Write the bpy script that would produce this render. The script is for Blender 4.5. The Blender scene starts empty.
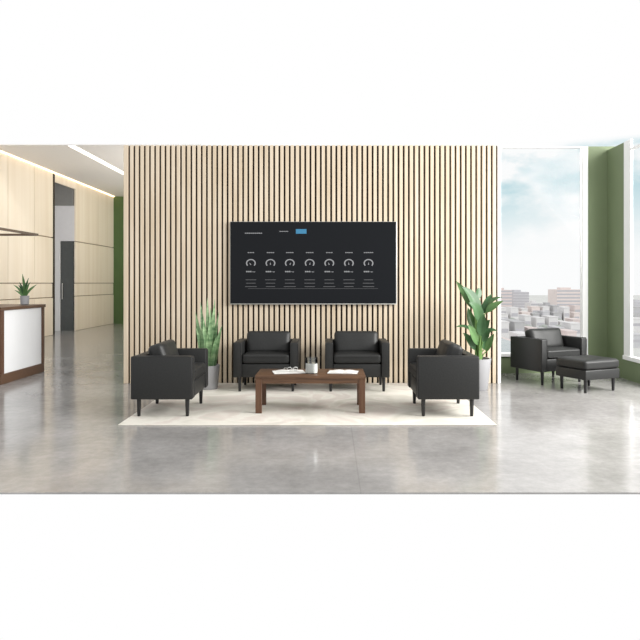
import bpy, bmesh, math, random
from mathutils import Vector, Matrix, noise
PI = math.pi
S = bpy.context.scene
COL = S.collection

# ------------------------------------------------------------ camera, world, lights
H = 1.36                                  # eye height; +Y looks into the room
cam = bpy.data.objects.new('camera', bpy.data.cameras.new('camera'))
COL.objects.link(cam)
cam.location = (0, 0, H); cam.rotation_euler = (PI/2, 0, 0)
cam.data.sensor_width = 36; cam.data.lens = 36*620/640
cam.data.shift_x = -10/640; cam.data.shift_y = -37/640
cam.data.clip_end = 4000
S.camera = cam
S.view_settings.view_transform = 'Standard'
S.view_settings.look = 'None'
S.view_settings.exposure = 0.0
S.view_settings.gamma = 1
S.view_settings.use_curve_mapping = False

W = bpy.data.worlds.new('sky'); S.world = W; W.use_nodes = True
nt = W.node_tree; nt.nodes.clear()
def N(nt, t, **k):
    n = nt.nodes.new(t)
    for a, b in k.items(): setattr(n, a, b)
    return n
def ramp(nt, src, stops, interp='LINEAR'):
    r = N(nt, 'ShaderNodeValToRGB'); r.color_ramp.interpolation = interp
    e = r.color_ramp.elements
    while len(e) < len(stops): e.new(0.5)
    for i, (p, c) in enumerate(stops):
        e[i].position = p
        e[i].color = (c, c, c, 1) if isinstance(c, (int, float)) else (*c, 1)
    nt.links.new(src, r.inputs[0]); return r.outputs[0]
def math_(nt, op, a, b=None):
    m = N(nt, 'ShaderNodeMath', operation=op)
    for i, v in enumerate((a, b)):
        if v is None: continue
        if isinstance(v, (int, float)): m.inputs[i].default_value = v
        else: nt.links.new(v, m.inputs[i])
    return m.outputs[0]
def mixc(nt, f, a, b, mode='MIX'):
    m = N(nt, 'ShaderNodeMix', data_type='RGBA', blend_type=mode)
    for i, v in ((0, f), (6, a), (7, b)):
        if isinstance(v, (int, float)): m.inputs[i].default_value = v
        elif isinstance(v, tuple): m.inputs[i].default_value = (*v, 1)
        else: nt.links.new(v, m.inputs[i])
    return m.outputs[2]
tc = N(nt, 'ShaderNodeTexCoord')
sx = N(nt, 'ShaderNodeSeparateXYZ'); nt.links.new(tc.outputs['Generated'], sx.inputs[0])
mp = N(nt, 'ShaderNodeMapping'); mp.inputs['Scale'].default_value = (9, 9, 17)
mp.inputs['Location'].default_value = (0.3, 0.1, 0.6)
nt.links.new(tc.outputs['Generated'], mp.inputs[0])
nz = N(nt, 'ShaderNodeTexNoise'); nz.inputs['Scale'].default_value = 1.0; nz.inputs['Detail'].default_value = 6
nz.inputs['Roughness'].default_value = 0.55
nt.links.new(mp.outputs[0], nz.inputs[0])
cl = ramp(nt, nz.outputs[0], [(0.40, 0.0), (0.58, 1.0)])
el = ramp(nt, sx.outputs[2], [(0.04, 0.0), (0.09, 0.35), (0.155, 0.95), (0.199, 1.0), (0.2085, 0.0)])
az = ramp(nt, sx.outputs[0], [(0.1, 0.0), (0.22, 1.0), (0.36, 0.45), (0.43, 0.8)])
f = math_(nt, 'MULTIPLY', math_(nt, 'MULTIPLY', cl, el), az)
skyc = mixc(nt, f, (1.0, 1.0, 1.0), (0.30, 0.60, 0.68))
bg = N(nt, 'ShaderNodeBackground'); nt.links.new(skyc, bg.inputs[0]); bg.inputs[1].default_value = 1.0
wo = N(nt, 'ShaderNodeOutputWorld'); nt.links.new(bg.outputs[0], wo.inputs[0])

def light(name, kind, loc, direction, energy, color=(1, 1, 1), **k):
    l = bpy.data.lights.new(name, kind); l.energy = energy; l.color = color
    for a, b in k.items(): setattr(l, a, b)
    o = bpy.data.objects.new(name, l); COL.objects.link(o)
    o.location = loc; o.rotation_euler = Vector(direction).to_track_quat('-Z', 'Y').to_euler()
    return o
light('sun', 'SUN', (8, 0, 6), (-0.80, 0.52, -0.42), 0.75, (1, 0.985, 0.97), angle=math.radians(11))
light('corridor_fill', 'AREA', (-2.85, 16.9, 3.0), (-1, 0, 0.36), 125, (1, 0.96, 0.90), shape='RECTANGLE', size=7.2, size_y=0.5)  # added fill out of view, brightens the corridor ceiling and wood wall
light('window_daylight', 'AREA', (6.0, 5.2, 3.0), (-0.8, 0.06, -0.75), 820, (1, 0.985, 0.96), shape='RECTANGLE', size=4.5, size_y=3.2)

# ------------------------------------------------------------ materials
def lin(r, g, b):
    return tuple(((c/255)/12.92 if c/255 <= 0.04045 else ((c/255+0.055)/1.055)**2.4) for c in (r, g, b))
def mat(name, col, rough=0.5, metal=0.0, var=0.06, scale=8.0, stretch=(1, 1, 1), bump=0.0, emit=None, estr=0, coat=0, spec=None, col2=None):
    m = bpy.data.materials.new(name); m.use_nodes = True
    t = m.node_tree; b = t.nodes['Principled BSDF']
    c = N(t, 'ShaderNodeTexCoord'); mpg = N(t, 'ShaderNodeMapping'); mpg.inputs['Scale'].default_value = stretch
    t.links.new(c.outputs['Object'], mpg.inputs[0])
    n = N(t, 'ShaderNodeTexNoise'); n.inputs['Scale'].default_value = scale; n.inputs['Detail'].default_value = 5
    t.links.new(mpg.outputs[0], n.inputs[0])
    f = ramp(t, n.outputs[0], [(0.3, 0.0), (0.7, 1.0)])
    c2 = col2 or tuple(x*(1-var*2) for x in col)
    t.links.new(mixc(t, f, c2, col), b.inputs['Base Color'])
    b.inputs['Roughness'].default_value = rough; b.inputs['Metallic'].default_value = metal
    if coat: b.inputs['Coat Weight'].default_value = coat
    if spec is not None: b.inputs['Specular IOR Level'].default_value = spec
    if bump:
        bp = N(t, 'ShaderNodeBump'); bp.inputs['Strength'].default_value = bump; bp.inputs['Distance'].default_value = 0.004
        t.links.new(n.outputs[0], bp.inputs['Height']); t.links.new(bp.outputs[0], b.inputs['Normal'])
    if emit:
        b.inputs['Emission Color'].default_value = (*emit, 1); b.inputs['Emission Strength'].default_value = estr
    return m
M = {}
M['leather'] = mat('charcoal_leather', (0.0185, 0.019, 0.0185), 0.48, var=0.12, scale=60, bump=0.25, spec=0.38)
M['leather_seam'] = mat('leather_seam', (0.014, 0.014, 0.014), 0.6)
M['leg'] = mat('black_leg', (0.010, 0.010, 0.011), 0.35)
M['walnut'] = mat('walnut', lin(102, 72, 48), 0.42, scale=5, stretch=(1, 12, 12), col2=lin(70, 47, 30), bump=0.05)
M['walnut_v'] = mat('walnut_vertical', lin(96, 68, 46), 0.42, scale=5, stretch=(12, 12, 1), col2=lin(80, 48, 30), bump=0.05)
M['slat'] = mat('pale_oak_slat', lin(215, 201, 180), 0.55, scale=2.6, stretch=(9, 9, 0.5), col2=lin(198, 180, 154))
M['slat_back'] = mat('dark_brown_backing', lin(40, 27, 17), 0.8)
M['birch'] = mat('birch_panel', lin(248, 237, 219), 0.45, scale=1.6, stretch=(3, 3, 0.12), col2=lin(238, 224, 202))
M['birch_groove'] = mat('birch_groove', lin(150, 128, 100), 0.6)
M['green'] = mat('green_paint', lin(122, 136, 102), 0.6, var=0.03, scale=2)
M['green_dark'] = mat('deep_green_paint', lin(84, 112, 66), 0.6, var=0.05, scale=2)
M['white'] = mat('white_paint', (0.93, 0.93, 0.92), 0.4, var=0.01)
M['ceil'] = mat('ceiling_paint', (0.88, 0.87, 0.86), 0.8, var=0.01)
M['grey_wall'] = mat('grey_plaster', lin(235, 235, 238), 0.7, var=0.02)
M['grey_dark'] = mat('grey_bulkhead', lin(140, 140, 138), 0.7, var=0.02)
M['dark_metal'] = mat('dark_bronze', lin(58, 50, 42), 0.4, metal=0.3)
M['bronze'] = mat('brown_bronze', lin(98, 78, 60), 0.45, metal=0.2)
M['dark_glass'] = mat('dark_door_glass', lin(66, 70, 68), 0.2)
M['gloss_white'] = mat('white_laminate', (0.82, 0.83, 0.84), 0.3, var=0.01)
M['aluminium'] = mat('aluminium', (0.7, 0.7, 0.68), 0.35, metal=0.6)
M['screen'] = mat('screen_glass', (0.006, 0.007, 0.009), 0.3, var=0.05, scale=1, spec=0.16)
M['ui_grey'] = mat('screen_grey_light', (0.1, 0.1, 0.1), 0.5, emit=(0.55, 0.56, 0.58), estr=0.38)
M['ui_dim'] = mat('screen_dim_light', (0.05, 0.05, 0.05), 0.5, emit=(0.5, 0.51, 0.55), estr=0.11)
M['ui_blue'] = mat('screen_blue_light', (0.02, 0.1, 0.2), 0.5, emit=(0.04, 0.36, 0.56), estr=0.30)
M['lamp'] = mat('led_diffuser', (1, 1, 1), 0.5, emit=(1.0, 0.93, 0.82), estr=3.0)
M['cove'] = mat('warm_cove_led', (1, 1, 1), 0.5, emit=(1.0, 0.68, 0.38), estr=4.0)
M['pot'] = mat('pale_ceramic', (0.33, 0.33, 0.34), 0.5, var=0.03, scale=6)
M['soil'] = mat('soil', (0.05, 0.035, 0.025), 0.95, scale=40, bump=0.6)
M['leaf'] = mat('banana_leaf', lin(70, 108, 64), 0.45, scale=5, col2=lin(40, 76, 44))
M['leaf_light'] = mat('fresh_leaf', lin(98, 134, 78), 0.45, scale=5, col2=lin(66, 104, 58))
M['leaf_stem'] = mat('leaf_stem', lin(104, 140, 74), 0.5)
M['sword'] = mat('sword_leaf', lin(150, 178, 132), 0.4, scale=7, stretch=(1, 1, 3), col2=lin(68, 108, 66))
M['sword_edge'] = mat('sword_leaf_edge', lin(196, 206, 140), 0.45)
M['paper'] = mat('paper', (0.80, 0.79, 0.76), 0.6, var=0.02)
M['print'] = mat('printed_ink', (0.25, 0.24, 0.24), 0.6)
M['wax'] = mat('white_wax', (0.85, 0.84, 0.80), 0.4, var=0.01)
M['city_rose'] = mat('hazed_cream_render', lin(236, 224, 220), 0.9, var=0.03, scale=0.1)  # distance haze is mixed into all these pale city colours
M['city_pink'] = mat('hazed_pink_brick', lin(230, 217, 214), 0.9, var=0.03, scale=0.1)
M['city_grey'] = mat('hazed_grey_concrete', lin(212, 211, 214), 0.9, var=0.03, scale=0.1)
M['city_white'] = mat('hazed_white_render', lin(232, 230, 230), 0.9, var=0.03, scale=0.1)
M['city_mid'] = mat('hazed_grey_render', lin(198, 197, 198), 0.9, var=0.05, scale=0.1)
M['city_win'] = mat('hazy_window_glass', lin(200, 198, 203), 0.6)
M['ground'] = mat('hazed_city_ground', lin(224, 224, 220), 0.9, scale=0.03, col2=lin(204, 205, 202))
M['tree'] = mat('hazy_foliage', lin(186, 190, 184), 0.9, scale=0.5, col2=lin(164, 170, 162))  # foliage greyed in its colour to stand for haze

def glass_mat(name, refl=0.05, tint=(1, 1, 1)):
    m = bpy.data.materials.new(name); m.use_nodes = True; t = m.node_tree; t.nodes.clear()
    tr = N(t, 'ShaderNodeBsdfTransparent'); tr.inputs[0].default_value = (*tint, 1)
    gl = N(t, 'ShaderNodeBsdfGlossy'); gl.inputs['Roughness'].default_value = 0.02
    lw = N(t, 'ShaderNodeLayerWeight'); lw.inputs[0].default_value = 0.25
    mx = N(t, 'ShaderNodeMixShader'); o = N(t, 'ShaderNodeOutputMaterial')
    t.links.new(math_(t, 'MULTIPLY', lw.outputs['Fresnel'], refl*4), mx.inputs[0])
    t.links.new(tr.outputs[0], mx.inputs[1]); t.links.new(gl.outputs[0], mx.inputs[2]); t.links.new(mx.outputs[0], o.inputs[0])
    return m
M['glass'] = glass_mat('window_glass', 0.015, (0.985, 0.99, 0.99))
M['jar'] = glass_mat('clear_jar_glass', 0.5, (0.88, 0.9, 0.9))

def floor_mat():
    m = bpy.data.materials.new('polished_concrete'); m.use_nodes = True
    t = m.node_tree; b = t.nodes['Principled BSDF']
    c = N(t, 'ShaderNodeTexCoord')
    n1 = N(t, 'ShaderNodeTexNoise'); n1.inputs['Scale'].default_value = 1.3; n1.inputs['Detail'].default_value = 8; n1.inputs['Roughness'].default_value = 0.65
    n2 = N(t, 'ShaderNodeTexNoise'); n2.inputs['Scale'].default_value = 14; n2.inputs['Detail'].default_value = 6; n2.inputs['Roughness'].default_value = 0.7
    t.links.new(c.outputs['Object'], n1.inputs[0]); t.links.new(c.outputs['Object'], n2.inputs[0])
    a = ramp(t, n1.outputs[0], [(0.3, lin(136, 134, 132)), (0.5, lin(152, 150, 148)), (0.72, lin(168, 166, 164))])
    d = ramp(t, n2.outputs[0], [(0.3, 0.84), (0.7, 1.08)])
    col = mixc(t, 1.0, a, d, 'MULTIPLY')
    sp = N(t, 'ShaderNodeSeparateXYZ'); t.links.new(c.outputs['Object'], sp.inputs[0])
    def joint(s, off, per):
        u = math_(t, 'FRACT', math_(t, 'DIVIDE', math_(t, 'ADD', s, off), per))
        u = math_(t, 'ABSOLUTE', math_(t, 'SUBTRACT', u, 0.5))
        return math_(t, 'GREATER_THAN', u, 0.5-0.004/per)
    j = math_(t, 'MAXIMUM', joint(sp.outputs[0], 2.8+30, 3.0), joint(sp.outputs[1], -4.8+30, 3.0))
    col = mixc(t, math_(t, 'MULTIPLY', j, 0.2), col, lin(90, 88, 86))
    t.links.new(col, b.inputs['Base Color'])
    t.links.new(ramp(t, n2.outputs[0], [(0.3, 0.10), (0.7, 0.19)]), b.inputs['Roughness'])
    b.inputs['IOR'].default_value = 1.6
    bp = N(t, 'ShaderNodeBump'); bp.inputs['Strength'].default_value = 0.03; bp.inputs['Distance'].default_value = 0.003
    t.links.new(n2.outputs[0], bp.inputs['Height']); t.links.new(bp.outputs[0], b.inputs['Normal'])
    return m
M['floor'] = floor_mat()
def rug_mat():
    m = bpy.data.materials.new('cream_rug'); m.use_nodes = True
    t = m.node_tree; b = t.nodes['Principled BSDF']; c = N(t, 'ShaderNodeTexCoord')
    n1 = N(t, 'ShaderNodeTexNoise'); n1.inputs['Scale'].default_value = 1.7; n1.inputs['Detail'].default_value = 6; n1.inputs['Distortion'].default_value = 1.2
    n2 = N(t, 'ShaderNodeTexNoise'); n2.inputs['Scale'].default_value = 220
    for n in (n1, n2): t.links.new(c.outputs['Object'], n.inputs[0])
    a = ramp(t, n1.outputs[0], [(0.35, lin(200, 196, 184)), (0.5, lin(218, 214, 204)), (0.58, lin(208, 199, 190)), (0.68, lin(200, 196, 186))])
    t.links.new(a, b.inputs['Base Color']); b.inputs['Roughness'].default_value = 0.95
    b.inputs['Specular IOR Level'].default_value = 0.1
    bp = N(t, 'ShaderNodeBump'); bp.inputs['Strength'].default_value = 0.5; bp.inputs['Distance'].default_value = 0.003
    t.links.new(n2.outputs[0], bp.inputs['Height']); t.links.new(bp.outputs[0], b.inputs['Normal'])
    return m
M['rug'] = rug_mat()
M['rug_edge'] = mat('rug_binding', lin(206, 198, 182), 0.9)

# ------------------------------------------------------------ mesh helpers
class MB:
    def __init__(s): s.bm = bmesh.new()
    def box(s, a, b, bev=0.0, seg=2, mx=None):
        c = Vector([(a[i]+b[i])/2 for i in range(3)]); d = [abs(b[i]-a[i]) for i in range(3)]
        r = bmesh.ops.create_cube(s.bm, size=1); vs = r['verts']
        for v in vs: v.co = Vector((v.co.x*d[0], v.co.y*d[1], v.co.z*d[2])) + c
        if bev > 0:
            es = list({e for v in vs for e in v.link_edges})
            g = bmesh.ops.bevel(s.bm, geom=es, offset=bev, segments=seg, affect='EDGES', profile=0.5)
            vs = list({v for f in g['faces'] for v in f.verts} | {v for v in vs if v.is_valid})
        if mx is not None:
            for v in vs: v.co = mx @ v.co
        return s
    def cyl(s, p0, p1, r0, r1=None, n=20, bev=0):
        return s.tube([p0, p1], [r0, r0 if r1 is None else r1], n)
    def tube(s, pts, rad, n=10, cap=True):
        pts = [Vector(p) for p in pts]
        if not isinstance(rad, (list, tuple)): rad = [rad]*len(pts)
        rings = []; up = Vector((0, 0, 1))
        for i, p in enumerate(pts):
            d = (pts[min(i+1, len(pts)-1)]-pts[max(i-1, 0)]).normalized()
            x = d.cross(up)
            if x.length < 1e-3: x = d.cross(Vector((0, 1, 0)))
            x.normalize(); y = d.cross(x).normalized()
            rings.append([s.bm.verts.new(p + (x*math.cos(2*PI*k/n)+y*math.sin(2*PI*k/n))*rad[i]) for k in range(n)])
        for a, b in zip(rings, rings[1:]):
            for k in range(n): s.bm.faces.new((a[k], a[(k+1) % n], b[(k+1) % n], b[k]))
        if cap:
            s.bm.faces.new(rings[0][::-1]); s.bm.faces.new(rings[-1])
        return s
    def lathe(s, prof, n=36):
        rings = [[s.bm.verts.new((r*math.cos(2*PI*k/n), r*math.sin(2*PI*k/n), z)) for k in range(n)] for r, z in prof]
        for a, b in zip(rings, rings[1:]):
            for k in range(n): s.bm.faces.new((a[k], a[(k+1) % n], b[(k+1) % n], b[k]))
        s.bm.faces.new(rings[0][::-1]); s.bm.faces.new(rings[-1])
        return s
    def cushion(s, c, d, r, bulge, n=14, mx=None, seed=0, wr=0.002):
        """soft cushion: rounded box, faces bulged along its thinnest axis"""
        ax = min(range(3), key=lambda i: d[i]); h = [x/2 for x in d]
        g = bmesh.new(); bmesh.ops.create_cube(g, size=2)
        bmesh.ops.subdivide_edges(g, edges=g.edges[:], cuts=n, use_grid_fill=True)
        mp = {}
        for v in g.verts:
            u = [max(-1, min(1, x)) for x in v.co]
            u = [math.copysign(abs(x)**0.8, x) for x in u]
            p = Vector([u[i]*h[i] for i in range(3)])
            q = Vector([max(-(h[i]-r), min(h[i]-r, p[i])) for i in range(3)])
            e = p-q
            if e.length > 1e-7: p = q + e.normalized()*min(r, e.length if max(abs(x) for x in e) < r*0.999 else r)
            o = [i for i in range(3) if i != ax]
            k = (1-u[o[0]]**4)*(1-u[o[1]]**4)
            p[ax] += math.copysign(bulge*k, u[ax]) if abs(u[ax]) > 0.3 else 0
            nv = noise.noise(p*9+Vector((seed, 0, 0)))
            p[ax] += nv*wr
            p += Vector(c)
            if mx is not None: p = mx @ p
            mp[v] = s.bm.verts.new(p)
        for f_ in g.faces: s.bm.faces.new([mp[v] for v in f_.verts])
        g.free(); return s
    def build(s, name, m, parent=None, smooth=True, kind=None, ang=40):
        bmesh.ops.recalc_face_normals(s.bm, faces=s.bm.faces[:])
        me = bpy.data.meshes.new(name)
        a = math.radians(ang)
        for f_ in s.bm.faces: f_.smooth = smooth
        if smooth:
            for e in s.bm.edges:
                if len(e.link_faces) == 2 and e.calc_face_angle(0) > a: e.smooth = False
        s.bm.to_mesh(me); s.bm.free()
        me.materials.append(M[m]); o = bpy.data.objects.new(name, me); COL.objects.link(o)
        if parent: o.parent = parent
        if kind: o['kind'] = kind
        return o
def tag(o, label, cat, group=None, kind=None):
    o['label'] = label; o['category'] = cat
    if group: o['group'] = group
    if kind: o['kind'] = kind
    return o
def thing(name, label, cat, loc=(0, 0, 0), rz=0, group=None):
    o = bpy.data.objects.new(name, None); COL.objects.link(o); o.empty_display_size = 0.1
    o.location = loc; o.rotation_euler = (0, 0, rz)
    return tag(o, label, cat, group)
def copy_tree(o, parent=None):
    c = o.copy(); COL.objects.link(c); c.parent = parent
    for ch in list(o.children): copy_tree(ch, c)
    return c
def struct(name, mb, m, smooth=False, parent=None):
    o = mb.build(name, m, parent, smooth)
    if parent is None: o['kind'] = 'structure'
    return o

# ------------------------------------------------------------ the room
YS = 8.39                     # front of the slats
XL, XR = -2.709, 2.285         # slatted wall
ZT = 3.227                    # its top
YW = 9.35                     # window wall
XC = 4.18                     # inner face of the right-hand wall
XW = -7.24                    # wood wall on the left
YB = 20.75                     # far wall
ZC = 4.26                     # ceiling over the corridor
fl = MB().box((-9.5, 4.025, -0.012), (XC+0.05, YB+0.2, 0)); struct('floor', fl, 'floor')

# slatted feature wall
b = MB().box((XL-0.06, YS+0.045, 0), (XR, YS+0.16, ZT)); struct('wall_back', b, 'slat_back')
b = MB(); n = 71; p = 0.07014
for i in range(n):
    x = XL+0.0015+p*i
    b.box((x, YS, 0), (x+0.0440, YS+0.044, ZT), bev=0.0025, seg=1)
struct('trim_1', b, 'slat')
b = MB().box((XL-0.085, YS-0.002, 0), (XL-0.024, YS+0.165, ZT), bev=0.003, seg=1); struct('trim_2', b, 'slat')
b = MB().box((XR-0.015, YS-0.002, 0), (XR+0.027, YS+0.165, ZT), bev=0.003, seg=1); struct('trim_3', b, 'white')

# window wall behind, on the right
ZW = 3.42; SILL = 0.27
b = MB()
b.box((1.2, YW, 0), (XC+0.2, YW+0.2, SILL))
b.box((1.2, YW, SILL), (2.35, YW+0.2, ZW))
b.box((3.885, YW, SILL), (XC+0.2, YW+0.2, ZW))
struct('wall_window_side', b, 'green')
wf = MB()
wf.box((2.35, YW-0.02, ZW-0.028), (3.885, YW+0.03, ZW-0.005), bev=0.003, seg=1)
wf.box((2.35, YW-0.03, SILL-0.02), (3.885, YW+0.16, SILL+0.03), bev=0.004, seg=1)
wf.box((2.50, YW-0.0, SILL+0.03), (2.54, YW+0.03, ZW-0.03))
wf.box((2.35, YW, SILL+0.03), (2.38, YW+0.12, ZW-0.03))
wf.box((3.80, YW-0.02, SILL+0.03), (3.885, YW+0.03, ZW-0.03), bev=0.004, seg=1)
w1 = struct('window_1', wf, 'white')
MB().box((3.782, YW+0.0, SILL+0.03), (3.797, YW+0.025, ZW-0.03)).build('glazing_bar', 'aluminium', w1, False)
MB().box((2.541, YW+0.01, SILL+0.03), (3.781, YW+0.018, ZW-0.03)).build('window_pane', 'glass', w1, False)

# right-hand wall with the second window
YE = 7.9; WY = 8.80
b = MB()
b.box((XC, WY, 0), (XC+0.05, YW, 3.36))
b.box((XC, YE, 0), (XC+0.05, WY, 0.30))
struct('wall_right', b, 'green')
wf = MB()
wf.box((XC-0.012, WY-0.20, 0.30), (XC+0.022, WY+0.0, 3.36), bev=0.004, seg=1)
wf.box((XC-0.03, YE, 0.28), (XC+0.05, WY, 0.34), bev=0.004, seg=1)
wf.box((XC-0.02, YE, 3.20), (XC+0.022, WY-0.20, 3.23))
w2 = struct('window_2', wf, 'white')
MB().box((XC+0.004, YE, 0.34), (XC+0.010, WY-0.20, 3.20)).build('window_pane', 'glass', w2, False)

# corridor on the left: panelled wall
b = MB()
seams = [11.9, 13.94, 15.2, 16.22]
rows = [(0.0, 0.98), (1.36, 2.535), (2.55, ZC)]
def panels(y0, y1):
    for z0, z1 in rows:
        b.box((XW-0.04, y0+0.008, z0+0.006), (XW, y1-0.008, z1-0.006))
    b.box((XW-0.04, y0, 0.995), (XW-0.012, y1, 1.345))
for a, c in zip(seams, seams[1:]): panels(a, c)
for a, c in ((17.64, 19.35), (19.35, YB)): panels(a, c)
b.box((XW-0.06, 16.28, 4.03), (XW-0.0, 17.64, ZC))
struct('wall_left', b, 'birch')
b = MB().box((XW-0.16, 11.9, 0), (XW-0.041, 16.22, ZC)).box((XW-0.16, 17.72, 0), (XW-0.041, YB, ZC))
struct('trim_4', b, 'birch_groove')
b = MB().box((XW-0.16, 16.20, 0), (XW+0.02, 16.27, ZC-0.05)); struct('trim_5', b, 'dark_metal')
# niche: its far side faces the lobby
b = MB().box((-9.4, 17.64, 2.55), (XW-0.04, 17.72, 3.56)).box((-9.4, 17.64, 0), (-8.0, 17.72, 2.55)); struct('wall_niche', b, 'grey_wall')
b = MB().box((-9.4, 17.60, 3.56), (XW-0.06, 17.72, ZC)); struct('trim_6', b, 'grey_dark')
b = MB().box((-9.4, 16.0, 0), (-9.3, 17.64, ZC)); struct('wall_niche_side', b, 'grey_wall')
b = MB().box((-8.0, 17.60, 0), (-7.66, 17.71, 2.55), bev=0.004, seg=1); d1 = struct('door_1', b, 'gloss_white')
b = MB().box((-7.655, 17.62, 0), (XW-0.05, 17.71, 2.55)); 
d2 = struct('door_2', b, 'dark_glass')
MB().cyl((-7.60, 17.60, 0.9), (-7.60, 17.60, 1.35), 0.012).build('door_handle', 'aluminium', d2)
# far wall
b = MB().box((XW-0.2, YB, 0), (XL, YB+0.12, ZC)); struct('wall_far', b, 'green_dark')
b = MB().box((-9.5, 13.03, ZC), (XL, YB+0.12, ZC+0.02)); struct('ceiling', b, 'ceil')
b = MB().box((XL-0.04, YS+0.17, 0), (XL+0.05, 13.05, ZT-0.01)).box((XL-0.04, 13.051, 0), (XL+0.05, YB, ZC)); struct('wall_light_blocker', b, 'ceil')  # unseen wall added behind the slats to keep daylight off the corridor
lamp = thing('ceiling_light', 'long slim linear light recessed in the corridor ceiling', 'ceiling light', (-5.45, 14.75, ZC))
MB().box((-0.085, -1.7, -0.006), (0.085, 1.75, 0.0)).build('housing', 'white', lamp, False)
MB().box((-0.065, -1.68, -0.012), (0.065, 1.73, -0.0062)).build('diffuser', 'lamp', lamp, False)
cv = MB().box((XW+0.002, 13.04, ZC-0.018), (XW+0.03, 20.9, ZC-0.003)).build('cove_light', 'cove', None, False)
tag(cv, 'thin warm cove light along the top of the wood panelled wall', 'cove light')

# ------------------------------------------------------------ reception desk, pendant, little plant
desk = thing('reception_desk', 'walnut and white reception desk at the left edge', 'desk', (-4.385, 8.85, 0))
YN, YF, XD = -0.58, 0.67, -2.2
MB().box((XD, YN, 0), (0.0, YF, 0.135), bev=0.004, seg=1).build('plinth', 'walnut', desk, False)
MB().box((XD, YN, 0.135), (-0.03, YF-0.02, 0.985)).build('body', 'gloss_white', desk, False)
MB().box((XD, YN-0.02, 0.99), (0.012, YF+0.02, 1.035), bev=0.003, seg=1).build('top', 'walnut', desk, False)
MB().box((-0.03, YF-0.075, 0.136), (0.0, YF, 0.989)).build('corner_post', 'walnut_v', desk, False)
MB().box((-0.03, YN, 0.136), (0.0, YN+0.075, 0.989)).build('corner_post', 'walnut_v', desk, False)
MB().box((-0.031, YN+0.076, 0.137), (-0.012, YF-0.076, 0.988)).build('white_panel', 'gloss_white', desk, False)

pend = thing('pendant_lamp', 'thin dark rectangular ring pendant lamp hanging over the reception desk', 'pendant lamp', (-4.42, 9.4, 2.09))
b = MB(); r = 0.016
b.box((-0.035, -1.5, -r), (0, 0, r)).box((-2.1, -1.5, -r), (-2.065, 0, r))
b.box((-2.065, -0.035, -r), (-0.035, 0, r)).box((-2.065, -1.5, -r), (-0.035, -1.465, r))
b.build('ring', 'bronze', pend, False)
b = MB()
for x, y in ((-0.018, -1.48), (-2.08, -1.48), (-2.08, -0.02)): b.cyl((x, y, r), (-1.05, -0.75, 2.0), 0.002, n=6)
b.build('cable', 'dark_metal', pend)

# ------------------------------------------------------------ leaves
def blade(pts, widths, normal, fold=0.25, nw=4, thick=0.0025):
    """leaf: spine through pts, local half-widths, arched cross-section; closed and slightly thick"""
    mb = MB(); pts = [Vector(p) for p in pts]; nrm = Vector(normal).normalized()
    top, bot = [], []
    for i, p in enumerate(pts):
        d = (pts[min(i+1, len(pts)-1)]-pts[max(i-1, 0)]).normalized()
        sd = d.cross(nrm).normalized(); up = sd.cross(d).normalized(); w = widths[i]
        rt, rb = [], []
        for k in range(-nw, nw+1):
            u = k/nw
            q = p + sd*(u*w) + up*(abs(u)*w*fold)
            rt.append(mb.bm.verts.new(q+up*thick*0.5)); rb.append(mb.bm.verts.new(q-up*thick*0.5))
        top.append(rt); bot.append(rb)
    m = 2*nw
    for i in range(len(pts)-1):
        for k in range(m):
            mb.bm.faces.new((top[i][k], top[i][k+1], top[i+1][k+1], top[i+1][k]))
            mb.bm.faces.new((bot[i][k+1], bot[i][k], bot[i+1][k], bot[i+1][k+1]))
        mb.bm.faces.new((top[i][0], top[i+1][0], bot[i+1][0], bot[i][0]))
        mb.bm.faces.new((top[i+1][m], top[i][m], bot[i][m], bot[i+1][m]))
    for i in (0, len(pts)-1):
        for k in range(m): mb.bm.faces.new((top[i][k+1], top[i][k], bot[i][k], bot[i][k+1]))
    return mb
def bez(p0, p1, p2, n):
    p0, p1, p2 = Vector(p0), Vector(p1), Vector(p2)
    return [p0*(1-t)**2 + p1*2*t*(1-t) + p2*t*t for t in [i/n for i in range(n+1)]]
def pot(parent, rb, rt, h, soil_z):
    MB().lathe([(rb*0.92, 0), (rb, 0.012), (rt, h-0.01), (rt, h), (rt-0.018, h), (rt-0.022, soil_z-0.02)], 40).build('pot', 'pot', parent)
    MB().lathe([(0.01, soil_z-0.015), (rt-0.024, soil_z-0.015), (rt-0.024, soil_z), (0.01, soil_z+0.008)], 30).build('soil', 'soil', parent)

ZR = 0.0125
# bird-of-paradise plant right of the seating group (coordinates relative to the pot)
bp = thing('potted_plant', 'broad-leaved green plant in a tall pale pot behind the right armchair', 'plant', (1.865, 7.93, 0))
pot(bp, 0.15, 0.19, 0.40, 0.37)
def PT(px, py, dy=0.0):       # offsets worked out at the pot's distance
    k = (7.93+dy)/620
    return Vector(((px-330)*k-1.865, dy, H-(py-283)*k))
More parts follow.
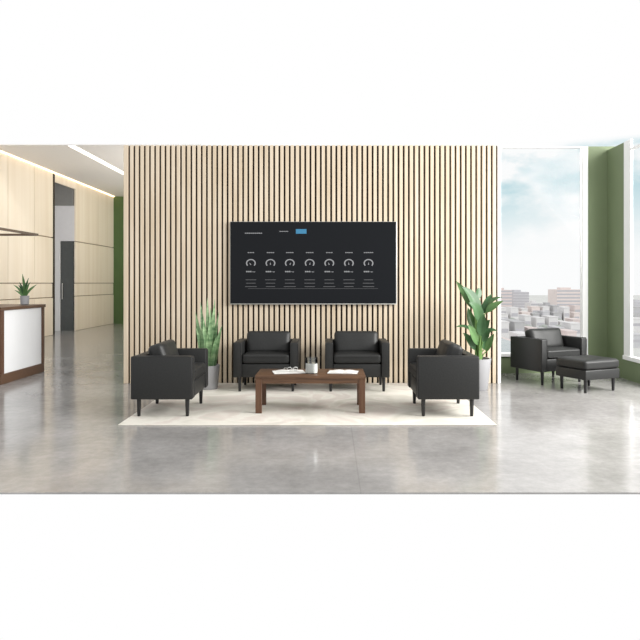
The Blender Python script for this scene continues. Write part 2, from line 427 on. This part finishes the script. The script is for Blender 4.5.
# (base offset, leaf start, control, tip, half-width, normal, material)
L = [((0.00, 0.00), (478, 318, 0.0), (476, 296, 0.02), (462, 287, -0.03), 0.085, (0.5, -1, 0.35), 'leaf'),
     ((-0.02, 0.01), (474, 309, 0.05), (468, 296, 0.08), (456, 281, 0.1), 0.055, (-0.6, -1, 0.5), 'leaf_light'),
     ((0.02, 0.01), (482, 314, 0.05), (487, 300, 0.02), (502, 297, -0.05), 0.060, (0.2, -0.6, 1), 'leaf'),
     ((0.03, -0.01), (486, 312, -0.05), (493, 306, -0.1), (503, 301, -0.15), 0.050, (-0.3, -1, 0.8), 'leaf_light'),
     ((0.01, -0.03), (480, 322, -0.06), (478, 306, -0.1), (469, 303, -0.16), 0.075, (0.1, -1, 0.5), 'leaf'),
     ((-0.03, 0.00), (474, 334, 0.0), (467, 324, -0.02), (456, 327, -0.06), 0.040, (-0.2, -0.6, 1), 'leaf'),
     ((0.00, -0.03), (478, 345, -0.06), (474, 333, -0.12), (468, 325, -0.16), 0.060, (0.2, -1, 0.4), 'leaf_light'),
     ((0.02, -0.02), (483, 342, -0.04), (487, 327, -0.08), (497, 331, -0.14), 0.050, (0.2, -0.8, 0.9), 'leaf'),
     ((0.02, 0.02), (481, 338, 0.04), (484, 325, 0.04), (490, 320, 0.0), 0.055, (-0.4, -1, 0.3), 'leaf'),
     ((0.03, 0.0), (486, 352, -0.0), (490, 340, -0.05), (494, 334, -0.1), 0.040, (-0.4, -1, 0.3), 'leaf_light'),
     ((-0.01, 0.02), (476, 300, 0.05), (480, 290, 0.1), (478, 288, 0.1), 0.05, (0.6, -1, 0.2), 'leaf'),
     ((0.03, 0.03), (484, 312, 0.08), (486, 302, 0.1), (492, 294, 0.12), 0.045, (-0.5, -1, 0.2), 'leaf'),
     ((-0.02, -0.02), (475, 350, -0.03), (470, 338, -0.06), (463, 333, -0.1), 0.045, (-0.2, -1, 0.5), 'leaf'),
     ((0.01, 0.04), (484, 350, 0.05), (486, 338, 0.06), (482, 326, 0.05), 0.05, (-0.1, -1, 0.2), 'leaf'),
     ((-0.02, 0.04), (474, 330, 0.08), (470, 318, 0.1), (468, 308, 0.12), 0.055, (0.2, -1, 0.2), 'leaf_light'),
     ((0.0, -0.04), (481, 336, -0.1), (481, 322, -0.14), (484, 314, -0.18), 0.06, (-0.1, -1, 0.5), 'leaf'),
     ((0.0, 0.03), (480, 330, 0.08), (477, 315, 0.1), (482, 305, 0.12), 0.06, (0.5, -1, 0.2), 'leaf')]
for i, (bo, s0, c0, t0, hw, nr, mm) in enumerate(L):
    s0, c0, t0 = PT(*s0), PT(*c0), PT(*t0)
    root = Vector((0.03+bo[0], bo[1], 0.36))
    MB().tube(bez(root, (root.x*0.7+s0.x*0.3, (root.y+s0.y)/2, s0.z-0.03), s0, 8), [0.012-0.0008*k for k in range(9)], 8).build('stem', 'leaf_stem', bp)
    n = 14; pts = bez(s0, c0, t0, n)
    ws = [hw*max(0.04, math.sin(PI*min(1, (k/n)**0.75))**0.8) for k in range(n+1)]
    blade(pts, ws, nr, fold=0.22).build('leaf', mm, bp)

# snake plant behind the left armchair
sp = thing('snake_plant', 'tall striped sword-leaved plant in a pale pot behind the left armchair', 'plant', (-1.56, 7.93, ZR))
pot(sp, 0.125, 0.15, 0.30, 0.27)
random.seed(5)
tips = [(-0.17, 0.98, .03), (-0.11, 1.10, .05), (-0.05, 0.92, -.04), (-0.02, 1.16, .04), (0.04, 1.03, -.02), (0.08, 1.14, .03), (0.14, 0.98, 0),
        (0.17, 0.80, .04), (-0.14, 0.78, -.05), (0.02, 0.74, -.09), (0.12, 0.66, -.08), (-0.07, 0.84, -.09)]
for i, (tx, tz, ty) in enumerate(tips):
    bx_ = tx*0.45; by_ = ty*0.6; n = 12
    pts = bez((bx_, by_, 0.26), (bx_+tx*0.1, by_, (tz+0.26)/2), (tx, ty*1.3, tz), n)
    ws = [0.030*(0.65+0.35*math.sin(PI*min(1, k/n*1.1)))*(1-(k/n)**5) + 0.001 for k in range(n+1)]
    a = random.uniform(-0.7, 0.7)
    lf = blade(pts, ws, (math.sin(a), -math.cos(a), 0.05), fold=0.3, nw=2, thick=0.005).build('leaf', 'sword', sp)

# small plant on the reception desk
dp = thing('desk_plant', 'small green plant in a pale grey pot on the reception desk', 'plant', (-4.54, 9.22, 1.0355))
MB().lathe([(0.045, 0), (0.058, 0.01), (0.064, 0.135), (0.057, 0.135), (0.054, 0.118)], 28).build('pot', 'pot', dp)
MB().lathe([(0.005, 0.112), (0.052, 0.112), (0.052, 0.12), (0.005, 0.122)], 20).build('soil', 'soil', dp)
for i, (tx, ty, tz) in enumerate([(-0.17, 0, 0.30), (-0.10, 0.03, 0.34), (-0.12, -0.06, 0.22), (-0.03, 0.05, 0.38), (-0.01, -0.05, 0.46), (0.05, 0.02, 0.40),
                                  (0.10, -0.03, 0.34), (0.13, 0.04, 0.27), (0.03, -0.08, 0.27), (-0.06, -0.07, 0.30), (0.18, 0.0, 0.30), (0.0, 0.08, 0.3)]):
    n = 10; pts = bez((tx*0.1, ty*0.1, 0.115), (tx*0.25, ty*0.25, tz*0.75), (tx, ty, tz), n)
    ws = [0.016*math.sin(PI*(0.12+0.88*k/n)) + 0.001 for k in range(n+1)]
    blade(pts, ws, (tx*2, -1, 0.6), fold=0.2, nw=2).build('leaf', 'leaf' if i % 2 else 'leaf_light', dp)

# ------------------------------------------------------------ television
tv = thing('television', 'large wide black television showing a dashboard on the slatted wall', 'television', (-0.22, YS-0.003, 1.62))
k = 8.34/620
X0, X1 = (230-330)*k+0.22, (397-330)*k+0.22
Z0, Z1 = H-(304.5-283)*k-1.62, H-(221.5-283)*k-1.62
b = MB().box((X0+0.15, -0.012, Z0+0.15), (X1-0.15, 0.0, Z1-0.15)); b.build('wall_bracket', 'dark_metal', tv, False)
MB().box((X0, -0.045, Z0), (X1, -0.012, Z1), bev=0.005, seg=2).build('casing', 'aluminium', tv)
MB().box((X0+0.004, -0.049, Z0+0.014), (X1-0.012, -0.0452, Z1-0.004)).build('screen', 'screen', tv, False)
YG = -0.0496
def ui(px, py, w, h):       # display items, placed on the screen's own plane
    x = (px-330)*k+0.22; z = H-(py-283)*k-1.62
    return x, z, w*k/2, h*k/2
def ui_boxes(items):
    b = MB()
    for it in items:
        x, z, w, h = ui(*it); b.box((x-w, YG, z-h), (x+w, YG+0.0005, z+h))
    return b
cx = [250.9, 270.5, 289.8, 309.7, 329.3, 348.9, 368.5]
random.seed(3)
ui_boxes([(253.5, 233.2, 17, 0.5)] + [(245.5+i*2.0, 233.2, 1.2, 1.0) for i in range(9)]).build('display_title', 'ui_grey', tv, False)
ui_boxes([(283.8, 231.4, 9, 0.4)] + [(280.5+i*2.2, 231.4, 1.5, 0.8) for i in range(4)]).build('display_tab', 'ui_grey', tv, False)
ui_boxes([(301.2, 231.4, 10.6, 4.6)]).build('display_button', 'ui_blue', tv, False)
ui_boxes([(313, 288.6, 130, 0.25)]).build('display_rule', 'ui_dim', tv, False)
for q, c in enumerate(cx):
    w = random.choice([5, 6, 8]); nn = max(2, int(w/2))
    ui_boxes([(c, 252.6, w+1.4, 0.35)] + [(c-w/2+i*w/nn, 252.6, 1.4, 0.9) for i in range(nn+1)]).build('display_heading', 'ui_grey', tv, False)
    ui_boxes([(c, 271.8, 9, 0.3)] + [(c-4+i*1.9, 271.6, 1.5, 1.3) for i in range(3)] + [(c+3.3, 271.9, 1.4, 0.7)]).build('display_reading', 'ui_grey', tv, False)
    for y in (279.8, 283.2, 286.6):
        ui_boxes([(c, y, 9+random.uniform(0, 3), 0.55)]).build('display_row', 'ui_dim', tv, False)
    b = MB()
    x, z, _, _ = ui(c, 263.2, 1, 1); r1, r2 = 4.9*k, 3.7*k; nseg = 22
    a0, a1 = (math.radians(-40), math.radians(220)); vs = []
    for j in range(nseg+1):
        a = a0+(a1-a0)*j/nseg
        vs.append([b.bm.verts.new((x+rr*math.cos(a), YG, z+rr*0.85*math.sin(a))) for rr in (r1, r2)])
    for u, v in zip(vs, vs[1:]): b.bm.faces.new((u[0], u[1], v[1], v[0]))
    b.build('display_dial', 'ui_grey', tv, False)
    b = MB(); an = math.radians([130, 95, 60, 75, 120, 100, 85][q]); dx, dz = math.cos(an), math.sin(an)
    p = [(x-dz*0.008, z-0.02+dx*0.008), (x+dz*0.008, z-0.02-dx*0.008), (x+dx*0.036, z-0.02+dz*0.036)]
    b.bm.faces.new([b.bm.verts.new((u, YG, v)) for u, v in p])
    b.build('display_needle', 'ui_grey', tv, False)

# ------------------------------------------------------------ rug
rg = MB().box((-2.02, 5.9, 0.0005), (1.59, 8.36, 0.012), bev=0.003, seg=1).build('area_rug', 'rug', None, False)
tag(rg, 'large cream woven rug under the black chairs and coffee table', 'rug')
ZR = 0.0125

# ------------------------------------------------------------ armchairs
def leg_mb(x, y, h, r=0.021): return MB().tube([(x, y, 0), (x, y, 0.004), (x, y, h)], [r*0.7, r*0.8, r*1.08], 16)
def make_armchair():
    c = thing('armchair', 'x', 'armchair')
    for s in (-1, 1):
        a = MB().box((s*0.300, -0.31, 0.178), (s*0.400, 0.31, 0.610), bev=0.014, seg=3).build('arm', 'leather', c)
        b = MB()
        for xx in (0.306, 0.394):
            b.tube([(s*xx, -0.3105, 0.19), (s*xx, -0.3105, 0.600)], 0.003, 6)
            b.tube([(s*xx, -0.302, 0.6095), (s*xx, 0.30, 0.6095)], 0.003, 6)
        b.build('piping', 'leather_seam', a)
    MB().box((-0.2995, 0.215, 0.180), (0.2995, 0.31, 0.606), bev=0.012, seg=3).build('back_panel', 'leather', c)
    MB().box((-0.2985, -0.298, 0.180), (0.2985, -0.22, 0.345), bev=0.010, seg=3).build('front_rail', 'leather', c)
    MB().box((-0.2985, -0.219, 0.186), (0.2985, 0.214, 0.33)).build('seat_deck', 'leather', c, False)
    s = MB().cushion((0, -0.082, 0.408), (0.590, 0.455, 0.115), 0.030, 0.012, seed=2).build('seat_cushion', 'leather', c)
    b = MB()
    for z in (0.372, 0.440):
        b.tube([(-0.27, -0.312, z), (-0.1, -0.3135, z), (0.1, -0.3135, z), (0.27, -0.312, z)], 0.003, 6)
    b.build('piping', 'leather_seam', s)
    mx = Matrix.Translation((0, 0.068, 0.572)) @ Matrix.Rotation(math.radians(-17), 4, 'X')
    MB().cushion((0, 0, 0), (0.565, 0.150, 0.30), 0.045, 0.018, mx=mx, seed=7, wr=0.004).build('back_cushion', 'leather', c)
    for x in (-0.33, 0.33):
        for y in (-0.245, 0.245): leg_mb(x, y, 0.1775).build('leg', 'leg', c)
    return c
chair = make_armchair()
spots = [(-1.69, 6.61, PI/2, ZR, 'black leather armchair on the left side of the rug, facing right'),
         (-0.793, 7.96, 0, ZR, 'black leather armchair against the slatted wall, left of the pair facing forward'),
         (0.338, 7.96, 0, ZR, 'black leather armchair against the slatted wall, right of the pair facing forward'),
         (1.19, 6.61, -PI/2, ZR, 'black leather armchair on the right side of the rug, facing left'),
         (3.03, 8.62, math.radians(24), 0, 'black leather armchair by the tall window, beside the ottoman')]
for i, (x, y, rz, z, lab) in enumerate(spots):
    o = chair if i == 0 else copy_tree(chair)
    o.location = (x, y, z); o.rotation_euler = (0, 0, rz); o['label'] = lab; o['group'] = 'black leather armchairs'

ot = thing('ottoman', 'black leather ottoman with short legs in front of the window armchair', 'ottoman', (3.29, 7.93, 0), math.radians(24))
MB().box((-0.29, -0.25, 0.165), (0.29, 0.25, 0.285), bev=0.012, seg=3).build('base', 'leather', ot)
oc = MB().cushion((0, 0, 0.345), (0.585, 0.505, 0.115), 0.035, 0.012, seed=4).build('cushion', 'leather', ot)
for x in (-0.235, 0.235):
    for y in (-0.195, 0.195): leg_mb(x, y, 0.1645).build('leg', 'leg', ot)

# ------------------------------------------------------------ coffee table and what lies on it
TX0, TX1, TY0, TY1, TZ = -0.775, 0.368, 6.40, 6.90, 0.405
t = thing('coffee_table', 'low walnut coffee table with square legs in the middle of the rug', 'table', ((TX0+TX1)/2, (TY0+TY1)/2, ZR))
hx, hy = (TX1-TX0)/2, (TY1-TY0)/2; tz = TZ-ZR
MB().box((-hx, -hy, tz-0.035), (hx, hy, tz), bev=0.004, seg=2).build('tabletop', 'walnut', t)
b = MB()
for s in (-1, 1):
    b.box((-hx+0.07, s*(hy-0.012), tz-0.085), (hx-0.07, s*(hy-0.034), tz-0.036))
    b.box((s*(hx-0.012), -hy+0.06, tz-0.085), (s*(hx-0.034), hy-0.06, tz-0.036))
b.build('apron', 'walnut', t, False)
for sx_ in (-1, 1):
    for sy_ in (-1, 1):
        MB().box((sx_*(hx-0.004), sy_*(hy-0.004), 0), (sx_*(hx-0.068), sy_*(hy-0.052), tz-0.0355), bev=0.003, seg=1).build('leg', 'walnut_v', t, False)
def magazine(name, loc, rz, label, w=0.15, d=0.21):
    o = thing(name, label, 'magazine', loc, rz, 'magazines on the coffee table')
    MB().box((-w, -d/2, 0), (w, d/2, 0.003)).build('cover', 'print', o, False)
    for s in (-1, 1):
        b = MB(); n = 8; prev = None
        for i in range(n+1):
            u = i/n; x = s*u*(w-0.003); z = 0.0035+0.014*math.sin(PI*min(1, u*1.15+0.06))**0.7*(1-u*0.55) if u < 1 else 0.005
            cur = [b.bm.verts.new((x, y, zz)) for y in (-d/2+0.003, d/2-0.003) for zz in (0.0031, max(z, 0.0045))]
            if prev:
                for q in ((0, 1), (1, 3), (3, 2), (2, 0)): b.bm.faces.new((prev[q[0]], prev[q[1]], cur[q[1]], cur[q[0]]))
            else: b.bm.faces.new((cur[0], cur[1], cur[3], cur[2]))
            prev = cur
        b.bm.faces.new((prev[0], prev[1], prev[3], prev[2]))
        b.build('pages', 'paper', o)
    return o
magazine('open_magazine', (-0.44, 6.63, TZ+0.0005), 0.2, 'open white magazine on the left half of the coffee table', 0.17, 0.24)
magazine('open_magazine', (0.14, 6.62, TZ+0.0005), -0.12, 'open white magazine on the right end of the coffee table', 0.16, 0.23)
gl = thing('eyeglasses', 'small pale eyeglasses lying on the left open magazine', 'glasses', (-0.40, 6.60, TZ+0.021), 0.4)
for s in (-1, 1):
    MB().tube([(s*0.034+0.024*math.cos(a), 0, 0.02+0.019*math.sin(a)) for a in [2*PI*i/16 for i in range(17)]], 0.003, 6, cap=False).build('rim', 'aluminium', gl)
    MB().tube([(s*0.060, 0, 0.03), (s*0.062, 0.06, 0.027), (s*0.058, 0.12, 0.008)], 0.0025, 6).build('temple', 'aluminium', gl)
MB().tube([(-0.011, 0, 0.024), (0, -0.002, 0.028), (0.011, 0, 0.024)], 0.0025, 6).build('bridge', 'aluminium', gl)

cd = thing('candle_jar', 'white candle in a clear glass jar at the centre of the coffee table', 'candle', (-0.195, 6.56, TZ+0.0005))
MB().lathe([(0.060, 0), (0.066, 0.004), (0.068, 0.17), (0.064, 0.17), (0.0635, 0.108)], 32).build('jar', 'jar', cd)
MB().lathe([(0.055, 0.006), (0.0625, 0.008), (0.0628, 0.100), (0.058, 0.103)], 32).build('wax', 'wax', cd)
MB().cyl((0, 0, 0.1), (0.002, 0, 0.118), 0.002, n=6).build('wick', 'print', cd)

# ------------------------------------------------------------ the city beyond the windows
ZG = -30.0
g = MB().box((60, 150, ZG-1), (1300, 1600, ZG)); struct('ground', g, 'ground')
def wx(px, d): return (px-330)/620*d
def wz(py, d): return H-(py-283)/620*d
def building(name, px0, px1, py, d, dep, m, label, floors=8, cols=5):
    x0, x1, zt = wx(px0, d), wx(px1, d), wz(py, d)
    o = thing(name, label, 'building', ((x0+x1)/2, d, ZG))
    w = (x1-x0)/2; h = zt-ZG
    MB().box((-w, 0, 0), (w, dep, h)).build('walls', m, o, False)
    MB().box((-w*0.5, dep*0.3, h), (w*0.3, dep*0.7, h+2.2)).build('roof_hut', m, o, False)
    for j in range(floors):
        b = MB(); z = h*(j+0.35)/floors; cw = 2*w/cols; hh = h/floors*0.45
        b.box((-w-0.12, -0.12, z), (w+0.12, -0.001, z+hh)).build('window_row', 'city_win', o, False)
    return o
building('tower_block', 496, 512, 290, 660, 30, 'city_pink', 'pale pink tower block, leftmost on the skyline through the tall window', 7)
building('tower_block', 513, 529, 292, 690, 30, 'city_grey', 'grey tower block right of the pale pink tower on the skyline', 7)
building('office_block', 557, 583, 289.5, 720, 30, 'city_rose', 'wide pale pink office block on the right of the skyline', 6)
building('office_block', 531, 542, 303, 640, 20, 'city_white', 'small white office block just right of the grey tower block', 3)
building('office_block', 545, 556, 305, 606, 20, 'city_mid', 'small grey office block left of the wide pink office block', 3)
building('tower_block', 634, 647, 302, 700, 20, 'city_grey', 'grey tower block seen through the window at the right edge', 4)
random.seed(11)
ordn = ['first', 'second', 'third', 'fourth', 'fifth', 'sixth', 'seventh', 'eighth', 'ninth', 'tenth']
rows = [(570, 'farthest', 8, (6, 11)), (480, 'fourth nearest', 8, (7, 12)), (400, 'third nearest', 7, (6, 11)), (335, 'second nearest', 6, (5, 10)), (285, 'nearest', 5, (4, 9))]
cname = {'city_mid': 'grey', 'city_white': 'white', 'city_grey': 'bluish grey', 'city_pink': 'pale pink', 'city_rose': 'cream'}
def low(px0, px1, d, hh, m, label):
    x0, x1 = wx(px0, d), wx(px1, d); w = (x1-x0)/2
    o = thing('low_building', label, 'building', ((x0+x1)/2, d, ZG), 0, 'low city buildings outside the window')
    MB().box((-w, 0, 0), (w, 14, hh)).box((-w-0.3, -0.3, hh), (w+0.3, 14.3, hh+0.5)).build('walls', m, o, False)
    z = hh*0.45
    MB().box((-w*0.85, -0.12, z), (w*0.85, -0.001, z+hh*0.22)).build('window_band', 'city_win', o, False)
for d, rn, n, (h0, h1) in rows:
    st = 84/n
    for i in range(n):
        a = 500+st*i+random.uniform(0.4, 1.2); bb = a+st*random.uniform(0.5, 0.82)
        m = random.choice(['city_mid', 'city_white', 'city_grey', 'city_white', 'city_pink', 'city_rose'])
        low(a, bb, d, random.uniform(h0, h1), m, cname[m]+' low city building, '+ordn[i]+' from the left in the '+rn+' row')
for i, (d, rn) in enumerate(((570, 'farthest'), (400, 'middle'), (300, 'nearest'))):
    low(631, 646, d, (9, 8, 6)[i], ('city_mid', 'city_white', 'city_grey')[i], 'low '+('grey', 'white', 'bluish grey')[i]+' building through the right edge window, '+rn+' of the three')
tn = 0
for d, rn, n in ((525, 'farthest', 6), (440, 'middle', 5), (365, 'nearest', 5)):
    for i in range(n):
        px = 504+78/n*(i+random.uniform(0.42, 0.58))
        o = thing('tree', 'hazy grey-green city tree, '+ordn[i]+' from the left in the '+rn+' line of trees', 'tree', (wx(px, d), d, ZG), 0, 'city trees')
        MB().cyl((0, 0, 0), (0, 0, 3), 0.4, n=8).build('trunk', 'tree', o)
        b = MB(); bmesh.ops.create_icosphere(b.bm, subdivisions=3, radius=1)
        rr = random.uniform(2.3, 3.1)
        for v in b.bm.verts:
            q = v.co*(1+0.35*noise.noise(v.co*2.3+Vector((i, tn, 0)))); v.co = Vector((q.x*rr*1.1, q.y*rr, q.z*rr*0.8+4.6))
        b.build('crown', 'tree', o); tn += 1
# elevated road crossing the city
d = 598; zr = wz(311.5, d)
ov = thing('overpass', 'long pale elevated road crossing the city below the towers', 'bridge', (wx(496, d), d, ZG))
ln = wx(556, d)-wx(496, d)
MB().box((0, 0, zr-ZG-1.6), (ln, 5.5, zr-ZG)).build('deck', 'city_white', ov, False)
MB().box((0, -0.2, zr-ZG), (ln, -0.001, zr-ZG+1.4)).build('parapet', 'city_mid', ov, False)
for i in range(4):
    x = ln*(i+0.5)/4; MB().box((x-0.8, 1, 0), (x+0.8, 5, zr-ZG-1.601)).build('pier', 'city_grey', ov, False)
